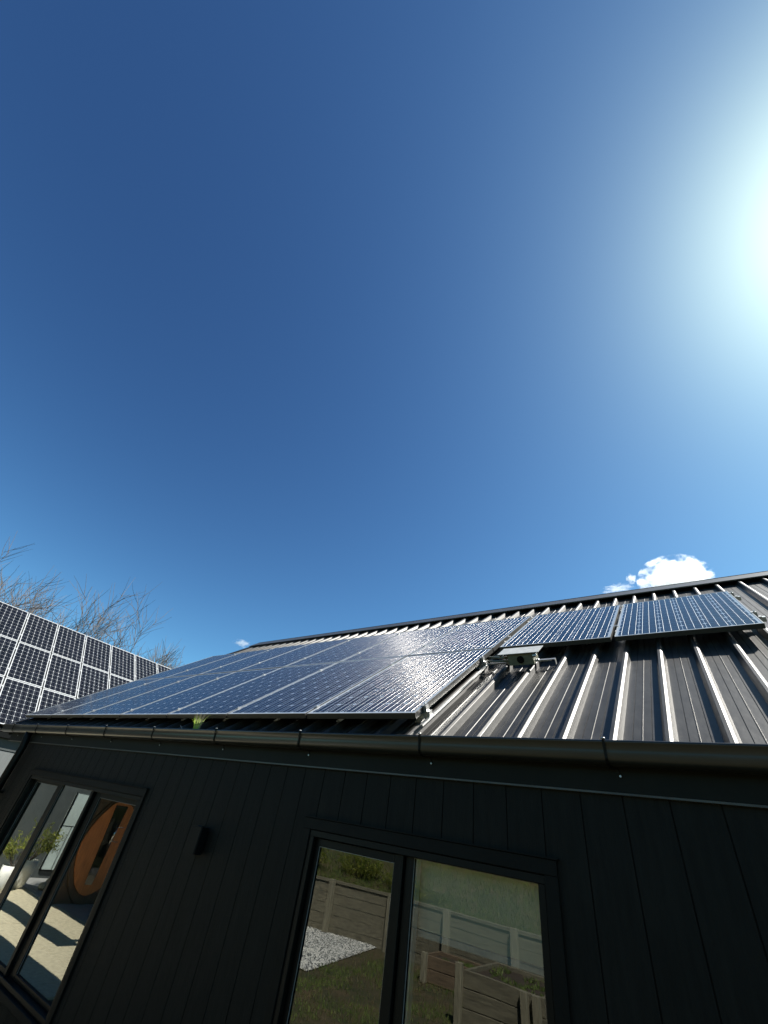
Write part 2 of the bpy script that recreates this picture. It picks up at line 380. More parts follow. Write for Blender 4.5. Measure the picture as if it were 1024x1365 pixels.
# windows
def window(x0, x1, z0, z1, panes, label):
    m = MB(); t = .062                                                       # outer architrave
    m.bbox(x0-t, x1+t, D-.020, D-.001, z1, z1+t, .003); m.bbox(x0-t, x1+t, D-.045, D-.001, z0-.045, z0, .004)
    m.bbox(x0-t, x0, D-.019, D-.001, z0, z1, .003); m.bbox(x1, x1+t, D-.019, D-.001, z0, z1, .003)
    m.box(x0-t-.01, x1+t+.01, D-.030, D-.001, z1+t+.001, z1+t+.007)
    w = m.build('window', M['trim'], house); w['label'] = label
    m = MB(); f = .036                                                       # aluminium frame in the opening
    m.bbox(x0+.001, x1-.001, D-.010, D+.10, z1-f, z1-.001, .003); m.bbox(x0+.001, x1-.001, D-.010, D+.10, z0+.001, z0+f, .003)
    m.bbox(x0+.001, x0+f, D-.009, D+.099, z0+f, z1-f, .003); m.bbox(x1-f, x1-.001, D-.009, D+.099, z0+f, z1-f, .003)
    m.build('frame', M['alu_black'], w)
    for (a, b, c, d, y, sash) in panes:                                      # glass rectangle a..b, c..d at depth y
        m = MB(); 
        l, r, bo, to = sash
        m.bbox(a-l, a, y-.016, y+.016, c-bo, d+to, .003); m.bbox(b, b+r, y-.016, y+.016, c-bo, d+to, .003)
        m.bbox(a, b, y-.015, y+.015, d, d+to, .003); m.bbox(a, b, y-.015, y+.015, c-bo, c, .003)
        s = m.build('sash', M['alu_black'], w)
        m = MB(); q = .003
        m.box(a, a+q, y-.010, y-.006, c, d); m.box(b-q, b, y-.010, y-.006, c, d); m.box(a+q, b-q, y-.010, y-.006, d-q, d)
        m.build('glazing_seal', M['seal'], w)
        m = MB(); m.face([(a-.004,y,c-.004),(b+.004,y,c-.004),(b+.004,y,d+.004),(a-.004,y,d+.004)])
        m.build('glass_pane', M['glass'], w)
    return w
window(*WIN[0], [(-7.30,-6.625,-1.40,-.105,D+.062,(.058,.06,.034,.028)), (-6.415,-5.665,-1.40,-.075,D+.030,(.085,.05,.034,.010)),
                 (-5.50,-4.735,-1.40,-.122,D+.062,(.105,.095,.034,.044))], 'three pane window reflecting an orange timber door')
window(*WIN[1], [(-2.30,-1.708,-1.15,-.118,D+.040,(.030,.06,.034,.040)), (-1.590,-.870,-1.15,-.078,D+.062,(.052,.012,.034,.006))],
       'two pane sliding window reflecting a garden wall')

# blind and jamb liner seen through the right window
mb = MB(); mb.box(-1.60,-.84,D+.150,D+.152,-.372,-.05); mb.tube([(-1.60,D+.158,-.03),(-.84,D+.158,-.03)], .018, 12)
bl = mb.build('roller_blind', M['blind'], loc=(-1.2, D+.15, -.4)); tag(bl, 'pale roller blind pulled part way down behind the garden window', 'blind')
mb = MB(); mb.bbox(-1.60,-.84,D+.146,D+.162,-.402,-.373,.004); mb.build('bottom_rail', M['shroud'], bl)
mb = MB(); mb.box(-1.612,-1.585,D+.085,D+.125,-1.18,-.06); o = mb.build('jamb_liner', M['curtain'], house)

# wall light
mb = MB(); mb.bbox(-3.560,-3.428,D-.085,D-.012,-.320,-.155,.008); 
lamp = mb.build('wall_light', M['black'], loc=(-3.485, D-.04, -.335)); tag(lamp, 'small black up and down light on the black siding between the windows', 'wall light')
mb = MB(); mb.box(-3.515,-3.455,D-.012,D-.0005,-.31,-.19); mb.build('mounting_plate', M['alu_black'], lamp)
mb = MB(); mb.tube([(-3.495,D-.046,-.1545),(-3.495,D-.046,-.1500)], .024, 16); mb.build('lens', M['dark_glass'], lamp)

# ------------------------------------------------------------------ solar panels
PW, PH = 1.012, 1.650
def panel_meshes(prefix, PW, cells, back, gx, gy, ch, nb, lipw, hb):
    """frame, backsheet, cells and ribbons in panel space (z = 0 is the top of the frame)"""
    f = MB(); W_, H_ = PW, PH; l = lipw
    f.box(0, W_, 0, l, -.0015, 0, 1); f.box(0, W_, H_-l, H_, -.0015, 0, 1); f.box(0, l, l, H_-l, -.0015, 0, 1); f.box(W_-l, W_, l, H_-l, -.0015, 0, 1)
    f.box(0, W_, 0, .002, -.040, -.0015); f.box(0, W_, H_-.002, H_, -.040, -.0015); f.box(0, .002, .002, H_-.002, -.040, -.0015); f.box(W_-.002, W_, .002, H_-.002, -.040, -.0015)
    f.box(.002, W_-.002, .002, .024, -.040, -.038); f.box(.002, W_-.002, H_-.024, H_-.002, -.040, -.038)
    k = MB(); k.box(.002, W_-.002, .002, H_-.002, -.009, -.003)
    c = MB(); r = MB()
    mx, my = .024, .030; cw = (W_-2*mx)/6; chh = (H_-2*my)/10
    for i in range(6):
        for j in range(10):
            x0 = mx+i*cw+gx/2; x1 = mx+(i+1)*cw-gx/2; y0 = my+j*chh+gy/2; y1 = my+(j+1)*chh-gy/2; q = ch; z = -.0027
            c.face([(x0+q,y0,z),(x1-q,y0,z),(x1,y0+q,z),(x1,y1-q,z),(x1-q,y1,z),(x0+q,y1,z),(x0,y1-q,z),(x0,y0+q,z)])
        for n in range(nb):
            xc = mx+i*cw+cw*(n+.5)/nb; w = .0013
            pr = [(-w,0),(-w*.72,hb*.7),(0,hb),(w*.72,hb*.7),(w,0)]
            r.loft([[(xc+a, y, -.0026+b) for a, b in pr] for y in (my+.004, H_-my-.004)], closed=False, smooth=True)
    return (f.data(prefix+'frame', [M['alu_shaded'], M['alu_lip']]), k.data(prefix+'backsheet', [back]), c.data(prefix+'cells', [cells]), r.data(prefix+'ribbons', [M['ribbon']]))
MAINP = panel_meshes('', PW, M['cell'], M['backdark'], .0042, .0018, .016, 3, .0065, .0008)
WINGP = panel_meshes('wing_', .976, M['cell_black'], M['back'], .0048, .0030, .014, 2, .011, .0003)
def solar_panel(mats, loc, rot, label, group):
    e = empty('solar_panel', loc, label, 'solar panel', group); e.rotation_euler = rot
    part('frame', mats[0], None, e); k = part('glass_face', mats[1], None, e)
    part('cells', mats[2], None, k); part('busbars', mats[3], None, k)
    return e
rotm = Matrix((Vector((1,0,0)), SR, NR)).transposed().to_euler()
XR = -1.603; HP = 0.928; SB = 2.449; PX = 1.030
colname = ['first', 'second', 'third', 'fourth', 'fifth', 'sixth', 'leftmost']
def jit(): return (rotm.x+R(random.uniform(-.12,.12)), R(random.uniform(-.12,.12)), 0)
for row in range(2):
    for i in range(7):
        x0 = XR-i*PX-PW+.004; s0 = SB+row*1.670
        where = 'lower row above the gutter' if row == 0 else 'upper row of the large array'
        if i == 0: lab = 'blue panel with striped glare at the right end of the lower row' if row == 0 else 'blue panel above the striped one, touching the gap before the grey box'
        elif i == 6: lab = 'blue roof panel at the far left end of the %s' % where
        else: lab = 'blue roof panel, %s from the right in the %s' % (colname[i], where)
        solar_panel(MAINP, roofp(x0, s0, HP), jit(), lab, 'blue solar panels on the black house roof')
solar_panel(MAINP, roofp(-.518-PW, SB+1.670, HP), jit(), 'blue roof panel alone above the grey isolator box', 'blue solar panels on the black house roof')
solar_panel(MAINP, roofp(.527-PW, SB+1.670, HP), jit(), 'rightmost blue roof panel, below the white cloud', 'blue solar panels on the black house roof')
# rails and clamps
def roofbox(m, x0, x1, s0, s1, h0, h1, mi=0):   # h0 lower plane (larger), h1 upper plane
    m.hexa([roofp(x0,s0,h0),roofp(x1,s0,h0),roofp(x1,s1,h0),roofp(x0,s1,h0),roofp(x0,s0,h1),roofp(x1,s0,h1),roofp(x1,s1,h1),roofp(x0,s1,h1)], mi)
rails = [(2.585, XR+.045, 'lowest aluminium rail, under the bottom edge of the lower row'), (3.765, XR+.045, 'aluminium rail under the upper part of the lower panel row'),
         (4.540, .600, 'aluminium rail under the lower part of the upper panel row'), (5.600, .600, 'topmost aluminium rail, below the ridge')]
for s, xr, lab in rails:
    m = MB(); roofbox(m, -8.85, xr, s-.020, s+.020, HP+.081, HP+.042)
    rl = m.build('mounting_rail', M['alu'], loc=tuple(roofp(-3, s, HP+.08))); tag(rl, lab, 'mounting rail', 'rails carrying the roof panels')
    xg = [XR-i*PX+ (PX-PW)/2 for i in range(1, 7)]
    if s > 4: xg += [XR+.045, -.4905]
    for x in xg:                                        # mid clamps between neighbouring panels
        m = MB(); roofbox(m, x-.019, x+.019, s-.018, s+.018, HP-.001, HP-.0055); 
        p = roofp(x, s, HP-.0055); m.tube([p, p+NR*.006], .007, 8)
        m.build('mid_clamp', M['galv'], rl)
    ex = (XR if s < 4 else .527)
    m = MB(); roofbox(m, ex+.002, ex+.028, s-.02, s+.02, HP+.041, HP-.004); roofbox(m, ex-.010, ex+.002, s-.02, s+.02, HP-.001, HP-.0045)
    roofbox(m, ex+.028, ex+.050, s-.02, s+.02, HP+.041, HP+.036)
    p = roofp(ex+.015, s, HP-.004); m.tube([p, p+NR*.012], .006, 8)
    m.build('end_clamp', M['galv'], rl)
    k = -36
    while -.143+k*.240*3 < xr: 
        x = -.143+k*.240*3-.044
        if x > -8.9:
            m = MB(); roofbox(m, x-.025, x+.025, s-.075, s-.021, H0-.0475, H0-.053); roofbox(m, x-.025, x+.025, s-.026, s-.0205, H0-.053, HP+.050)
            m.build('foot', M['alu'], rl)
        k += 1

# isolator box with shroud beneath the upper row
iso = empty('isolator_box', tuple(roofp(-1.21, 3.76, 1.02)), 'grey electrical isolator box under a pale metal shroud on the roof ribs', 'isolator box')
m = MB(); roofbox(m, -1.315, -1.095, 3.675, 3.835, .995, .900); m.build('body', M['plastic_grey'], iso)
m = MB(); roofbox(m, -1.395, -1.035, 3.655, 3.86, .893, .889); 
roofbox(m, -1.395, -1.391, 3.70, 3.86, .930, .893); m.build('shroud', M['shroud'], iso)
m = MB(); p = roofp(-1.205, 3.675, .948); m.tube([p, p-SR*.010], .030, 20); m.tube([p-SR*.010, p-SR*.022], .020, 16); kn = m.build('knob', M['black'], iso)
m = MB(); 
for x in (-1.085, -1.070): 
    q = roofp(x, 3.70, .925); m.tube([q, q+NR*.02-SR*.012, q-SR*.05], .008, 8)
    q = roofp(x+.01, 3.70, .965); m.tube([q, q-SR*.03], .011, 8)
m.build('cable_gland', M['galv'], iso)
m = MB()
roofbox(m, -1.62, -.985, 3.80, 3.835, 1.010, .997); roofbox(m, -.985, -.950, 3.80, 3.835, 1.000, .996); roofbox(m, -.954, -.950, 3.80, 3.835, 1.045, 1.000)
m.build('bracket', M['galv'], iso)
m = MB()
m.tube([roofp(-1.63,3.97,.985), roofp(-1.56,3.93,.975), roofp(-1.46,3.83,.955), roofp(-1.31,3.74,.945)], .011, 8)
m.tube([roofp(-1.63,3.90,.990), roofp(-1.55,3.82,.985), roofp(-1.46,3.77,.975), roofp(-1.31,3.73,.970)], .010, 8)
m.build('conduit', M['plastic_grey'], iso)

# rafter bracket strip running under the right edge of the lower array
m = MB(); roofbox(m, XR+.030, XR+.050, 2.44, 3.90, H0-.050, H0-.062); 
o = m.build('cable_tray', M['alu'], loc=tuple(roofp(XR+.04, 2.5, H0-.04))); tag(o, 'thin metal cable tray running up beside the striped panel', 'cable tray')

# grass growing in the gutter
def blades(m, cx, cy, cz, n, h, spread, w, lean=1.0, mi=0):
    for _ in range(n):
        a = random.uniform(0, 2*math.pi); r = random.uniform(0, spread); L = h*random.uniform(.45, 1)
        bx_, by_ = cx+r*math.cos(a), cy+r*math.sin(a)*.2
        dx, dy = math.cos(a)*lean*random.uniform(.1, .75), -abs(math.sin(a))*lean*random.uniform(.05, .25)
        pts = [(0,0,0), (dx*.25*L, dy*.25*L, .4*L), (dx*.6*L, dy*.6*L, .75*L), (dx*L, dy*L, L*.96)]
        for k in range(3):
            p, q = pts[k], pts[k+1]; w0 = w*(1-k/3.2); w1 = w*(1-(k+1)/3.2)
            m.face([(bx_+p[0]-w0,by_+p[1],cz+p[2]),(bx_+p[0]+w0,by_+p[1],cz+p[2]),(bx_+q[0]+w1,by_+q[1],cz+q[2]),(bx_+q[0]-w1,by_+q[1],cz+q[2])], mi)
m = MB(); blades(m, -3.975, 2.488, .500, 26, .155, .042, .0042, 1.35); blades(m, -3.975, 2.488, .500, 15, .19, .045, .0030, 1.45, mi=1)
o = m.build('grass_tuft', [M['tuft'], M['tuft_dry']], loc=(-3.975, 2.468, .47)); tag(o, 'bright green weed growing out of the gutter below the panels', 'weed')
m = MB(); m.tube([(-4.22,2.47,.545),(-4.17,2.46,.525),(-4.15,2.458,.515)], .004, 5)
o = m.build('dry_twig', M['bark_pale'], loc=(-4.17,2.46,.515)); tag(o, 'dry twig lying on the gutter lip left of the weed', 'twig')

# ------------------------------------------------------------------ wing at the left
wing = empty('charcoal_wing', (-17, 3, GZ), 'charcoal side wing with steep roof covered in white framed panels', 'house')
WX = -15.10; HWR = 9.866+.14
m = MB(); 
py = [(-2.9,),(16.0,)]
m.face([(WX,-4.5,GZ),(WX,16,GZ),(WX,16,.55),(WX,-4.5,.55)])
m.face([(-23,-4.5,GZ),(WX,-4.5,GZ),(WX,-4.5,.55),(-18.75,-4.5,4.1),(-23,-4.5,.3)])
m.face([(-23,16,GZ),(-23,16,.3),(-18.75,16,4.1),(WX,16,.55),(WX,16,GZ)])
m.build('wall', M['wing_wall'], wing)
m = MB(); e0 = wingp(0, 11.27, HWR); e1 = wingp(0, 16.30, HWR)
pf = []
y = -4.7
while y < 16.2:
    pf += [(y,0),(y+.02,.035),(y+.05,.035),(y+.07,0),(y+.24,0)]; y += .24
m.loft([[wingp(yy, s, HWR-h) for yy, h in pf] for s in (11.27, 16.30)], closed=False)
m.face([(e1.x,-4.7,e1.z),(e1.x,16.2,e1.z),(e1.x-4.6,16.2,e1.z-4.1),(e1.x-4.6,-4.7,e1.z-4.1)])
rf = m.build('roof', M['roof'], wing)
m = MB(); m.loft([[(e0.x+.06,y,e0.z-.02),(e0.x+.07,y,e0.z-.13),(e0.x-.03,y,e0.z-.15),(e0.x-.06,y,e0.z-.13),(e0.x-.06,y,e0.z-.04)] for y in (-4.7,16.2)], cap=True)
m.build('gutter', M['alu_black'], wing)
m = MB(); m.face([(WX-.01,-4.7,.30),(e0.x,-4.7,.30),(e0.x,16.2,.30),(WX-.01,16.2,.30)]); m.box(e0.x-.08,e0.x-.06,-4.7,16.2,.28,e0.z-.05); m.build('soffit', M['fascia'], wing)
m = MB(); m.box(WX+.001, WX+.03, 2.6, 6.2, GZ, .285); 
gd = m.build('garage_door', M['pale_clad'], wing)
m = MB(); m.box(WX+.001, WX+.03, -1.88, -1.33, -1.96, -.32); fp = m.build('side_panel', M['frost'], wing)
m = MB(); m.box(WX+.031, WX+.05, -1.89, -1.86, -1.98, -.30); m.box(WX+.031, WX+.05, -1.35, -1.32, -1.98, -.30); m.box(WX+.031, WX+.052, -1.86, -1.35, -1.99, -1.96); m.box(WX+.031, WX+.040, -1.63, -1.62, -1.96, -1.04); m.box(WX+.031, WX+.038, -1.86, -1.35, -1.04, -1.03)
m.build('panel_frame', M['alu_black'], fp)
# entry screen with the timber door
DX = -12.30
m = MB(); m.box(DX-.16, DX, -2.9, -.60, GZ+.001, -.12); scr = m.build('entry_screen', M['brown'], wing)
def oval(cy, cz, ry, rz, x, n=56, p=2.0):
    return [(x, cy+ry*math.copysign(abs(math.cos(t))**(2/p), math.cos(t)), cz+rz*math.copysign(abs(math.sin(t))**(2/p), math.sin(t))) for t in [2*math.pi*k/n for k in range(n)]]
m = MB(); r0 = oval(-1.22,-1.17,.64,.965,DX+.001,p=1.8); r1 = [(DX+.035,b,c) for a,b,c in r0]; m.loft([r0, r1], cap=True); m.build('door_surround', M['brown'], scr)
m = MB(); r0 = oval(-1.22,-1.12,.575,.86,DX+.0355,p=1.75); r1 = [(DX+.075,b,c) for a,b,c in r0]; m.loft([r0, r1], cap=True); door = m.build('timber_door', M['cedar'], wing)
m = MB(); m.hexa([(DX+.0755,-1.12,-1.80),(DX+.085,-1.12,-1.80),(DX+.085,-1.27,-1.80),(DX+.0755,-1.27,-1.80),(DX+.0755,-1.06,-.36),(DX+.085,-1.06,-.36),(DX+.085,-1.34,-.36),(DX+.0755,-1.34,-.36)])
m.build('glass_slot', M['dark_glass'], door)
m = MB(); m.tube([(DX+.15,-1.27,-.70),(DX+.15,-1.24,-1.10)], .018, 10)
for z in (-.76, -1.03): m.tube([(DX+.075,-1.26,z),(DX+.15,-1.26,z)], .010, 8); m.tube([(DX+.15,-1.26,z),(DX+.15,-1.40,z)], .008, 8)
m.build('handle', M['steel'], door)
m = MB(); m.box(-12.75,-8.85,-3.0,.86,.30,.42); m.box(-12.9,-8.15,1.50,1.80,.30,.42)
for x in (-12.6, -8.4): m.box(x-.05,x+.05,.86,1.50,.32,.40)
m.build('porch_roof', M['trim'], wing)  # unseen roof and beam, placed to cast the shadows on the paving
m = MB(); m.box(-13.9,-12.4,-.505,-.495,-1.70,-1.66); 
# wing panels
rotw = Matrix((Vector((0,1,0)), SW, NW)).transposed().to_euler()
HWP, TW, Y0 = 9.866, 16.3255, 3.6557
rown = ['top', 'middle', 'bottom']
for r in range(3):
    for i in range(-3, 8):
        y0 = Y0+i*1.01
        n = i+3
        if n == 0: pos = 'nearest the picture edge'
        else: pos = '%s from the near end' % ['', 'second', 'third', 'fourth', 'fifth', 'sixth', 'seventh', 'eighth', 'ninth', 'tenth', 'last'][n]
        if (r == 1 and i > 5) or (r == 2 and i > 3): continue
        solar_panel(WINGP, wingp(y0+.017, TW-(r+1)*1.67+.012, HWP), rotw, 'white framed black panel in the %s row of the wing, %s' % (rown[r], pos), 'white framed solar panels on the wing roof')
for r in range(3):
    for k, t in enumerate((.35, 1.30)):
        m = MB(); s = TW-(r+1)*1.67+t
        c = [wingp(y, ss, h) for h in (HWP+.080, HWP+.042) for y, ss in ((.3,s-.02),(11.85,s-.02),(11.85,s+.02),(.3,s+.02))]
        m.hexa(c); 
        o = m.build('mounting_rail', M['alu'], loc=tuple(wingp(5, s, HWP+.08)))
        tag(o, '%s aluminium rail behind the %s row of white framed panels' % (('lower', 'upper')[k], rown[r]), 'mounting rail', 'rails under the wing panels')
        for i in range(-2, 9):
            y = Y0+i*1.01; m = MB(); p = wingp(y-.006, s, HWP)
            m.hexa([wingp(y-.018, s-.03, HWP-.001), wingp(y+.014, s-.03, HWP-.001), wingp(y+.014, s+.03, HWP-.001), wingp(y-.018, s+.03, HWP-.001),
                    wingp(y-.018, s-.03, HWP-.006), wingp(y+.014, s-.03, HWP-.006), wingp(y+.014, s+.03, HWP-.006), wingp(y-.018, s+.03, HWP-.006)])
            m.build('mid_clamp', M['alu_lip'], o)

# ------------------------------------------------------------------ ground
m = MB(); m.face([(-2500,-2500,GZ-.012),(2500,-2500,GZ-.012),(2500,2500,GZ-.012),(-2500,2500,GZ-.012)])
tag(m.build('ground', M['lawn']), kind='structure')
m = MB(); nx, ny = 60, 44
X0, X1, Y0_, Y1_ = -14.4, 9.0, -6.6, 2.59
for i in range(nx):
    for j in range(ny):
        q = []
        for a, b in ((i,j),(i+1,j),(i+1,j+1),(i,j+1)):
            x = X0+(X1-X0)*a/nx; y = Y0_+(Y1_-Y0_)*b/ny
            q.append((x, y, GZ+.012*noise.noise(Vector((x*.8,y*.8,3)))-.004))
        if q[0][0] < -7.55 and q[0][1] > -3.25: continue
        m.face(q, smooth=True)
tag(m.build('lawn', M['lawn']), kind='structure')
m = MB(); 
m.box(-15.09,-10.9,-3.2,2.595,GZ-.05,GZ+.012); m.box(-10.89,-7.95,-3.2,.86,GZ-.05,GZ+.010); m.box(-10.89,-7.95,.87,2.595,GZ-.05,GZ+.013); m.box(-7.94,-7.5,-3.2,2.595,GZ-.05,GZ+.011)
tag(m.build('paving', M['concrete']), kind='structure')
m = MB(); m.box(-15.08,-10.7,-3.19,-.70,GZ+.014,GZ+.022); tag(m.build('porch_slab', M['porch_slab']), kind='structure')
# gravel area: a bed of individual pale stones over a sheet
m = MB(); poly = [(-14,-6.2),(-7.94,-6.55),(-7.22,-3.26),(-14,-3.26)]
m.face([(x,y,GZ+.012) for x,y in [(-14,-3.26),(-14,-6.2),(-7.94,-6.55),(-7.22,-3.26)]])
def in_grav(x, y): return y < -3.28 and x < -7.22-( -3.26-y)*.219-.02
octa = [Vector(v) for v in ((1,0,0),(0,1,0),(-1,0,0),(0,-1,0),(0,0,1),(0,0,-1))]
of = ((0,1,4),(1,2,4),(2,3,4),(3,0,4),(1,0,5),(2,1,5),(3,2,5),(0,3,5))
n_ = 0
while n_ < 17000:
    x = random.uniform(-10.8,-7.2); y = random.uniform(-6.5,-3.28)
    if not in_grav(x, y): continue
    n_ += 1; s = random.uniform(.012,.032); rot = Matrix.Rotation(random.uniform(0,6.28),3,'Z') @ Matrix.Rotation(random.uniform(-.5,.5),3,'X')
    b0 = len(m.v)
    for v in octa:
        p = rot @ Vector((v.x*s*1.3, v.y*s, v.z*s*.7)); m.v.append((x+p.x, y+p.y, GZ+.018+p.z))
    mi = random.choice((0,0,1,1,2,2))
    for f in of: m.f.append([b0+k for k in f]); m.m.append(mi); m.sm.append(False)
M['peb2'] = pmat('grey_pebble', (0.13,0.135,0.135), .8); M['peb3'] = pmat('white_pebble', (0.75,0.74,0.69), .8)
tag(m.build('gravel', [M['gravel'], M['peb2'], M['peb3']]), 'bed of pale river gravel beside the retaining wall', 'gravel', kind='stuff')
# lawn grass blades where the window mirrors them
m = MB(); c_ = 0
while c_ < 26000:
    x = random.uniform(-8.2,-2.0); y = random.uniform(-6.1,-.2)
    if in_grav(x, y): continue
    d = noise.noise(Vector((x*1.4,y*1.4,0)))
    c_ += 1
    if d < -.12 and random.random() < .75: continue
    h = random.uniform(.02,.07); a = random.uniform(0,3.14); w = .006; dx, dy = math.cos(a)*w, math.sin(a)*w; lx, ly = random.uniform(-.02,.02), random.uniform(-.02,.02)
    m.face([(x-dx,y-dy,GZ),(x+dx,y+dy,GZ),(x+lx,y+ly,GZ+h)], 0 if d > .05 or random.random() < .4 else 1)
M['dead_blade'] = leaf_mat('dry_lawn_blade', (0.16,0.13,0.07), (0.26,0.21,0.11))
tag(m.build('lawn_grass', [M['bank_grass'], M['dead_blade']]), 'short patchy lawn grass seen in the garden window', 'grass', kind='stuff')

# retaining wall along a bent line
line = [(-14.2,-5.2),(-7.75,-6.60),(-5.1,-6.30),(9.5,-6.45)]
def on_line(x):
    for (xa,ya),(xb,yb) in zip(line, line[1:]):
        if xa <= x <= xb: return ya+(yb-ya)*(x-xa)/(xb-xa)
HT = GZ+1.02
rw = empty('retaining_wall', (-4,-6.5,GZ), 'long weathered timber retaining wall with posts below the grass bank', 'retaining wall')
px = [-12.75,-11.05,-9.33,-7.65,-6.07,-4.40,-2.7,-1.0,.7,2.4,4.1,5.8,7.5]
for xa, xb in zip([-14.2]+px, px+[9.5]):
    m = MB(); ya, yb = on_line(xa), on_line(xb)
    for k in range(5):
        z0 = GZ-.05+k*.2; z1 = z0+.192; o_ = random.uniform(-.006,.006); s_ = random.uniform(-.008,.008)
        m.hexa([(xa,ya+o_,z0),(xa,ya-.05+o_,z0),(xb,yb-.05+o_,z0+s_),(xb,yb+o_,z0+s_),(xa,ya+o_,z1),(xa,ya-.05+o_,z1),(xb,yb-.05+o_,z1+s_),(xb,yb+o_,z1+s_)][::1])
    m.build('boards', M['timber'], rw)
    m = MB(); m.hexa([(xa,ya+.03,HT-.07),(xa,ya-.14,HT-.07),(xb,yb-.14,HT-.07),(xb,yb+.03,HT-.07),(xa,ya+.03,HT-.02),(xa,ya-.14,HT-.02),(xb,yb-.14,HT-.02),(xb,yb+.03,HT-.02)])
    m.build('cap_board', M['timber'], rw)
for x in px:
    m = MB(); y = on_line(x); m.bbox(x-.075,x+.075,y+.012,y+.13,GZ-.05,HT-.0,.01); m.build('post', M['timber_post'], rw)
# grass bank behind it
m = MB(); nx, ny = 80, 26
bk = lambda x, t: (x, on_line(min(9.4,max(-14.1,x)))-.12-t, HT-.05+.27*t+.05*noise.noise(Vector((x*.7,t*.7,0)))*min(1,t*2))
for i in range(nx):
    for j in range(ny):
        m.face([bk(-18+30*(i+a)/nx, .5*(j+b)) for a, b in ((0,0),(0,1),(1,1),(1,0))], smooth=True)
tag(m.build('grass_bank', M['lawn']), kind='structure')
m = MB()
for _ in range(42000):
    x = random.uniform(-13,0); t = random.random()**1.5*9.5; p = bk(x, t)
    h = random.uniform(.04,.13)*(1+.06*t); a = random.uniform(0,3.14); w = .006*(1+.1*t); dx, dy = math.cos(a)*w, math.sin(a)*w; lx, ly = random.uniform(-.05,.05), random.uniform(-.02,.08)
    m.face([(p[0]-dx,p[1]-dy,p[2]),(p[0]+dx,p[1]+dy,p[2]),(p[0]+lx,p[1]+ly,p[2]+h)], random.choice((0,0,1)))
tag(m.build('bank_grass', [M['bank_grass'], M['leaf_green']]), 'long green grass covering the bank above the retaining wall', 'grass', kind='stuff')
def shrub(cx, cy, cz, rx, ry, rz, n, mats, label, group=None, droop=0.0):
    e = empty('shrub', (cx,cy,cz), label, 'shrub', group)
    m = MB()
    for _ in range(n):
        while True:
            v = Vector([random.uniform(-1,1) for _ in range(3)])
            if v.length < 1: break
        v *= (.55+.45*noise.noise(v*2.2+Vector((cx,cy,0)))+.25)
        c = Vector((cx+v.x*rx, cy+v.y*ry, cz+rz+v.z*rz-droop*v.length*rz))
        if c.z < cz-.3*droop: c.z = cz+random.random()*.1
        d = Vector([random.uniform(-1,1) for _ in range(3)]).normalized(); u = d.orthogonal().normalized(); L = random.uniform(.04,.08)
        w = L*.28
        m.face([c-d*L*.5, c+u*w, c+d*L*.5, c-u*w], random.randrange(len(mats)))
    m.build('foliage', mats, e)
    m = MB()
    for _ in range(7):
        a = random.uniform(0,6.28); m.tube([(cx,cy,cz-.05),(cx+math.cos(a)*rx*.3,cy+math.sin(a)*ry*.3,cz+rz*.8),(cx+math.cos(a)*rx*.7,cy+math.sin(a)*ry*.7,cz+rz*1.5)],[.012,.008,.004],5)
    m.build('stems', M['bark'], e)
for k, (x, t, rx, rz, n, lab) in enumerate([(-10.7,.45,.9,.40,2600,'yellow green shrub on the bank at the left edge of the garden window'),
        (-9.0,.50,1.0,.33,2600,'yellow green shrub spilling over the wall cap in the left pane'),
        (-7.7,.30,.7,.24,1500,'low sprawling shrub at the mullion of the garden window'),
        (-6.7,.20,.45,.15,700,'smallest creeping shrub on the wall cap in the right pane')]):
    p = bk(x, t); shrub(x, p[1], p[2]-.02, rx, .42, rz, n, [M['leaf_green'], M['leaf_yellow'], M['leaf_yellow']], lab, 'shrubs along the top of the retaining wall', .2)

# raised timber beds
def bed(x0, x1, y0, y1, zt, mat_, label, posts, nb):
    e = empty('raised_bed', ((x0+x1)/2,(y0+y1)/2,GZ), label, 'raised bed')
    hh = (zt-GZ)/nb
    for k in range(nb):
        za, zb = GZ+k*hh+.004, GZ+(k+1)*hh-.004; j = random.uniform(-.004,.004)
        for nm, b in (('board',(x0,x1,y1-.05+j,y1+j)),('board',(x0,x1,y0+j,y0+.05+j)),('board',(x0+j,x0+.05+j,y0+.051,y1-.051)),('board',(x1-.05+j,x1+j,y0+.051,y1-.051))):
            m = MB(); m.bbox(*b, za, zb, .006); m.build(nm, mat_, e)
    for x, y, dz in posts:
        m = MB(); m.bbox(x-.055,x+.055,y-.05,y+.05,GZ,zt+dz,.008); m.build('post', M['timber_post'], e)
    m = MB(); n = 14
    f = lambda i, j: (x0+.05+(x1-x0-.1)*i/n, y0+.05+(y1-y0-.1)*j/n, zt-.06+.03*noise.noise(Vector((i*.7,j*.7,x0))))
    for i in range(n):
        for j in range(n): m.face([f(i,j),f(i+1,j),f(i+1,j+1),f(i,j+1)], smooth=True)
    m.build('soil', M['soil'], e)
    m = MB()
    for _ in range(900):
        x, y = random.uniform(x0+.1,x1-.1), random.uniform(y0+.1,y1-.1)
        if noise.noise(Vector((x*3,y*3,0))) < 0: continue
        a = random.uniform(0,3.1); h = random.uniform(.02,.07); dx, dy = math.cos(a)*.012, math.sin(a)*.012
        m.face([(x-dx,y-dy,zt-.06),(x+dx,y+dy,zt-.06),(x+random.uniform(-.03,.03),y+random.uniform(-.03,.03),zt-.06+h)])
    m.build('seedlings', M['bank_grass'], e)
bed(-4.35,-3.02,-5.15,-3.70,-1.53,M['timber'],'tall grey timber raised bed of soil nearest the garden window',[(-4.41,-3.66,.06),(-3.30,-3.645,.0),(-3.12,-3.645,.0)],3)
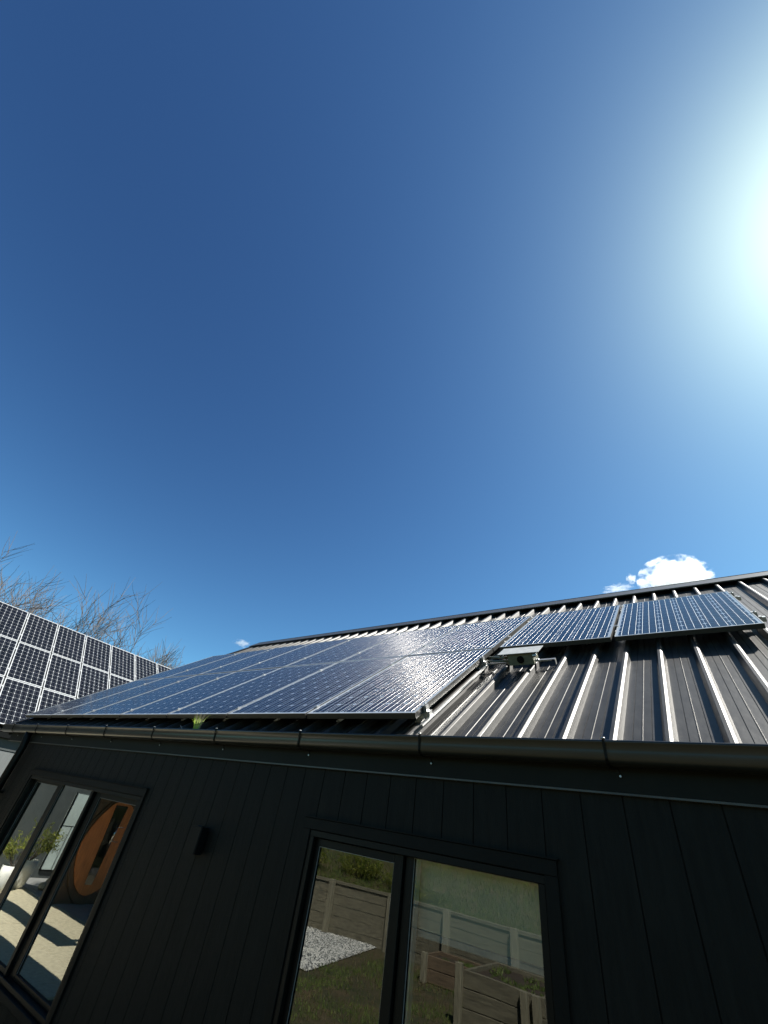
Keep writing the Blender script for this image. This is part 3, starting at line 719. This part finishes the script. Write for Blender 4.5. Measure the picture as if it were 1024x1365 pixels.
bed(-6.05,-4.42,-6.05,-5.35,-1.78,M['timber_brown'],'low brown timber raised bed against the retaining wall',[(-5.98,-5.295,.03),(-4.50,-5.295,.02)],2)

# pots and stones by the wing
def pot(cx, cy, h, label, n, sp):
    e = empty('plant_pot', (cx,cy,GZ+.012), label, 'plant pot', 'white pots by the wing wall')
    z = GZ+.012
    m = MB(); m.lathe([(0,z),(.09,z),(.14,z+.06),(.185,z+h*.6),(.20,z+h),(.185,z+h),(.17,z+h-.04),(0,z+h-.045)], cx, cy, 26); m.build('pot', M['pot'], e)
    pl = MB()
    st = MB()
    for k in range(n):
        a = random.uniform(0,6.28); L = random.uniform(.35,.75)*sp; tip = Vector((cx+math.cos(a)*L*.65, cy+math.sin(a)*L*.75, z+h+L*random.uniform(.35,1.1)))
        base = Vector((cx,cy,z+h-.05)); mid = base.lerp(tip,.5)+Vector((0,0,.10))
        st.tube([base,mid,tip],[.007,.005,.003],5)
        for q in range(46):
            t = random.uniform(.35,1.0); c = base.lerp(tip,t)+Vector((0,0,.10*math.sin(math.pi*t)))+Vector([random.uniform(-.07,.07) for _ in range(3)])
            d = Vector((random.uniform(-.6,.6),random.uniform(-.6,.6),random.uniform(-1,.1))).normalized(); u = d.orthogonal().normalized(); Lf = random.uniform(.06,.12)
            pl.face([c-d*Lf*.5, c+u*Lf*.16, c+d*Lf*.5, c-u*Lf*.16], random.choice((0,0,1)))
    p = pl.build('plant', [M['leaf_yellow'], M['leaf_green']], e); st.build('stem', M['bark'], p)
pot(-13.85,-.50,.50,'white tapered pot with drooping yellow green plant nearest the timber door', 16, 1.0)
pot(-13.55,-.05,.42,'white tapered pot farther from the timber door, partly behind the window frame', 14, 1.05)
for k, (x, y, s) in enumerate(((-13.9,-1.25,.17),(-13.7,-1.0,.12),(-13.2,-1.15,.10))):
    m = MB(); rings = []
    for a in range(7):
        th = math.pi*a/6; rings.append([(x+s*math.sin(th)*math.cos(f)*(1+.2*noise.noise(Vector((f,th,x)))), y+s*.8*math.sin(th)*math.sin(f), GZ+.02+s*.55+s*.6*math.cos(th)) for f in [6.283*j/12 for j in range(12)]])
    m.loft(rings, smooth=True)
    o = m.build('garden_stone', M['stone'], loc=(x,y,GZ+.02)); tag(o, ['largest cream stone below the pale blue door panel', 'middle cream stone between pot and timber door', 'smallest cream stone at the foot of the timber door'][k], 'stone', 'cream stones by the wing wall')

# ------------------------------------------------------------------ bare trees beyond the wing
def tree(x, y, h, seed, label, mat_, spread=1.0, lean=(0,0)):
    rnd = random.Random(seed)
    e = empty('bare_tree', (x,y,GZ), label, 'tree', 'bare trees beyond the wing roof')
    tr = MB(); cr = MB()
    def branch(p, d, L, r, lev):
        n = 4 if lev < 3 else 3
        pts = [p]; dd = d.copy(); q = p.copy()
        for k in range(n):
            dd = (dd+Vector([rnd.uniform(-.16,.16) for _ in range(3)])+Vector((0,0,.07))).normalized()
            q = q+dd*L/n; pts.append(q.copy())
        rr = [r*(1-.62*k/n) for k in range(n+1)]
        (tr if lev == 0 else cr).tube(pts, rr, 8 if lev == 0 else (5 if lev < 3 else 3), cap=False, smooth=lev < 3)
        if lev >= 4: return
        kids = [6, 6, 6, 5][lev]
        for c in range(kids):
            t = .35+.65*(c+rnd.random()*.6)/kids if lev else .45+.55*(c+.5)/kids
            f = min(n-1, int(t*n)); b0 = pts[f].lerp(pts[f+1], min(1, t*n-f))
            ax = dd.orthogonal().normalized(); ax.rotate(Matrix.Rotation(rnd.uniform(0,6.28),3,dd))
            ang = R(rnd.uniform(24,52))*spread
            nd = (dd*math.cos(ang)+ax*math.sin(ang)).normalized()
            branch(b0, nd, L*rnd.uniform(.56,.80), max(.015, rr[f]*.62), lev+1)
    branch(Vector((x,y,GZ)), Vector((lean[0],lean[1],1)).normalized(), h*.50, h*.024, 0)
    tr.build('trunk', mat_, e); cr.build('branches', mat_, e)
tree(-36.0, 1.2, 13.2, 5, 'tall bare tree at the left picture edge above the wing panels', M['bark'], 1.0)
tree(-34.2, 6.9, 12.0, 12, 'largest whole bare tree fanning out above the wing panels', M['bark'], .85)
tree(-33.5, 4.1, 9.0, 21, 'low faint bare tree between the edge tree and the large one', M['bark_pale'], .9)
tree(-32.3, 11.3, 11.0, 33, 'bare tree low above the far end of the wing panels', M['bark'], .95)
tree(-30.8, 15.3, 9.3, 41, 'smallest bare treetop peeping over the blue roof panels', M['bark'], .8)

# ------------------------------------------------------------------ clouds
def cloud_mat(name, dens, sc, thr, seed, ang):
    m = bpy.data.materials.new(name); m.use_nodes = True; nt = m.node_tree
    nt.nodes.remove(nt.nodes['Principled BSDF']); out = nt.nodes['Material Output']
    pv = nt.nodes.new('ShaderNodeVolumePrincipled'); pv.inputs['Color'].default_value = (1,1,1,1); pv.inputs['Anisotropy'].default_value = ang
    tc = nt.nodes.new('ShaderNodeTexCoord'); mp = nt.nodes.new('ShaderNodeMapping'); mp.inputs['Location'].default_value = (seed, seed*.7, 0)
    n = nt.nodes.new('ShaderNodeTexNoise'); n.inputs['Scale'].default_value = sc; n.inputs['Detail'].default_value = 7; n.inputs['Roughness'].default_value = .62
    nt.links.new(tc.outputs['Object'], mp.inputs['Vector']); nt.links.new(mp.outputs['Vector'], n.inputs['Vector'])
    ln = nt.nodes.new('ShaderNodeVectorMath'); ln.operation = 'LENGTH'; nt.links.new(tc.outputs['Object'], ln.inputs[0])
    # density = dens * clamp((noise*k + (1-len)) - thr)
    a = nt.nodes.new('ShaderNodeMath'); a.operation = 'MULTIPLY_ADD'; nt.links.new(n.outputs['Fac'], a.inputs[0]); a.inputs[1].default_value = 3.2; a.inputs[2].default_value = -thr
    b = nt.nodes.new('ShaderNodeMath'); b.operation = 'SUBTRACT'; nt.links.new(a.outputs[0], b.inputs[0]); nt.links.new(ln.outputs['Value'], b.inputs[1])
    c = nt.nodes.new('ShaderNodeMath'); c.operation = 'MULTIPLY'; c.use_clamp = True; nt.links.new(b.outputs[0], c.inputs[0]); c.inputs[1].default_value = 3.5
    d = nt.nodes.new('ShaderNodeMath'); d.operation = 'MULTIPLY'; nt.links.new(c.outputs[0], d.inputs[0]); d.inputs[1].default_value = dens
    nt.links.new(d.outputs[0], pv.inputs['Density']); nt.links.new(pv.outputs[0], out.inputs['Volume'])
    return m
def cloud(c, r, mat_, label):
    m = MB(); rings = []
    for a in range(13):
        th = math.pi*a/12; rings.append([(math.sin(th)*math.cos(f), math.sin(th)*math.sin(f), math.cos(th)) for f in [-6.283185*j/24 for j in range(24)]])
    m.loft(rings, smooth=True)
    o = m.build('cloud', mat_); o.location = c; o.scale = r
    tag(o, label, 'cloud')
cloud((26,1310,706), (99,78,73), cloud_mat('cumulus_vapour', .035, 2.6, .80, 3.1, .35), 'small bright white cumulus cloud standing on the ridge')
cloud((-83,1312,729), (16,14,18), cloud_mat('puff_vapour', .05, 1.6, .85, 9.4, .2), 'tiny white puff just left of the cumulus cloud')
cloud((-128,1318,706), (56,26,18), cloud_mat('wisp_vapour', .03, 2.4, 1.0, 5.5, .2), 'thin white wisp on the ridge left of the cumulus')
cloud((-1275,850,455), (40,36,14), cloud_mat('far_wisp_vapour', .02, 2.6, 1.05, 7.5, .2), 'faint white wisp over the far left end of the ridge')

# lift everything so that the ground is at z = 0
for o in list(COL.objects):
    if o.parent is None: o.location.z += G

# ------------------------------------------------------------------ camera, light, sky
cam = bpy.data.cameras.new('camera'); co = bpy.data.objects.new('camera', cam); COL.objects.link(co)
right = Vector((0.816362277547185, 0.5597085289065807, 0.14240433443910622))
down = Vector((-0.2581269346130114, 0.5741740486105902, -0.7769778938484804))
fwd = Vector((-0.5166460272034458, 0.5975370487015896, 0.6132098808756603))
mw = Matrix((right, -down, -fwd)).transposed().to_4x4(); mw.translation = Vector((0,0,G)); co.matrix_world = mw
cam.sensor_fit = 'HORIZONTAL'; cam.sensor_width = 36; cam.lens = 545.354/1024*36; cam.clip_start = .05; cam.clip_end = 9000
scene.camera = co
sl = bpy.data.lights.new('sun', 'SUN'); sl.energy = 5.0; sl.angle = R(.5); sl.color = (1.0, .95, .87)
so = bpy.data.objects.new('sun', sl); COL.objects.link(so); so.rotation_euler = SUN.to_track_quat('Z', 'Y').to_euler()
w = bpy.data.worlds.new('World'); scene.world = w; w.use_nodes = True; nt = w.node_tree
bg = nt.nodes['Background']; sky = nt.nodes.new('ShaderNodeTexSky'); sky.sky_type = 'NISHITA'; sky.sun_disc = False
sky.sun_elevation = math.asin(SUN.z); sky.sun_rotation = math.atan2(SUN.x, SUN.y)
sky.air_density = 0.7; sky.dust_density = 0.5; sky.ozone_density = 5.0; sky.altitude = 200
EXPO = 1.2
sep = nt.nodes.new('ShaderNodeSeparateColor'); cmb = nt.nodes.new('ShaderNodeCombineColor')      # deepen the blue of the clear sky
nt.links.new(sky.outputs[0], sep.inputs[0])
for k, (g, mu) in enumerate(((1.57, 4.05), (1.55, 4.45), (1.294, 2.36))):
    pw = nt.nodes.new('ShaderNodeMath'); pw.operation = 'POWER'; pw.inputs[1].default_value = g
    ml = nt.nodes.new('ShaderNodeMath'); ml.operation = 'MULTIPLY'; ml.inputs[1].default_value = mu*0.1**(g-1)/2**EXPO
    nt.links.new(sep.outputs[k], pw.inputs[0]); nt.links.new(pw.outputs[0], ml.inputs[0]); nt.links.new(ml.outputs[0], cmb.inputs[k])
nt.links.new(cmb.outputs[0], bg.inputs['Color']); bg.inputs['Strength'].default_value = .1
vs = scene.view_settings; vs.view_transform = 'Standard'; vs.look = 'None'; vs.exposure = EXPO; vs.gamma = 1
scene.render.engine = 'CYCLES'
cy = scene.cycles; cy.max_bounces = 18; cy.diffuse_bounces = 4; cy.glossy_bounces = 6; cy.transparent_max_bounces = 12; cy.volume_bounces = 16
cy.sample_clamp_indirect = 8; cy.caustics_reflective = False; cy.use_denoising = True
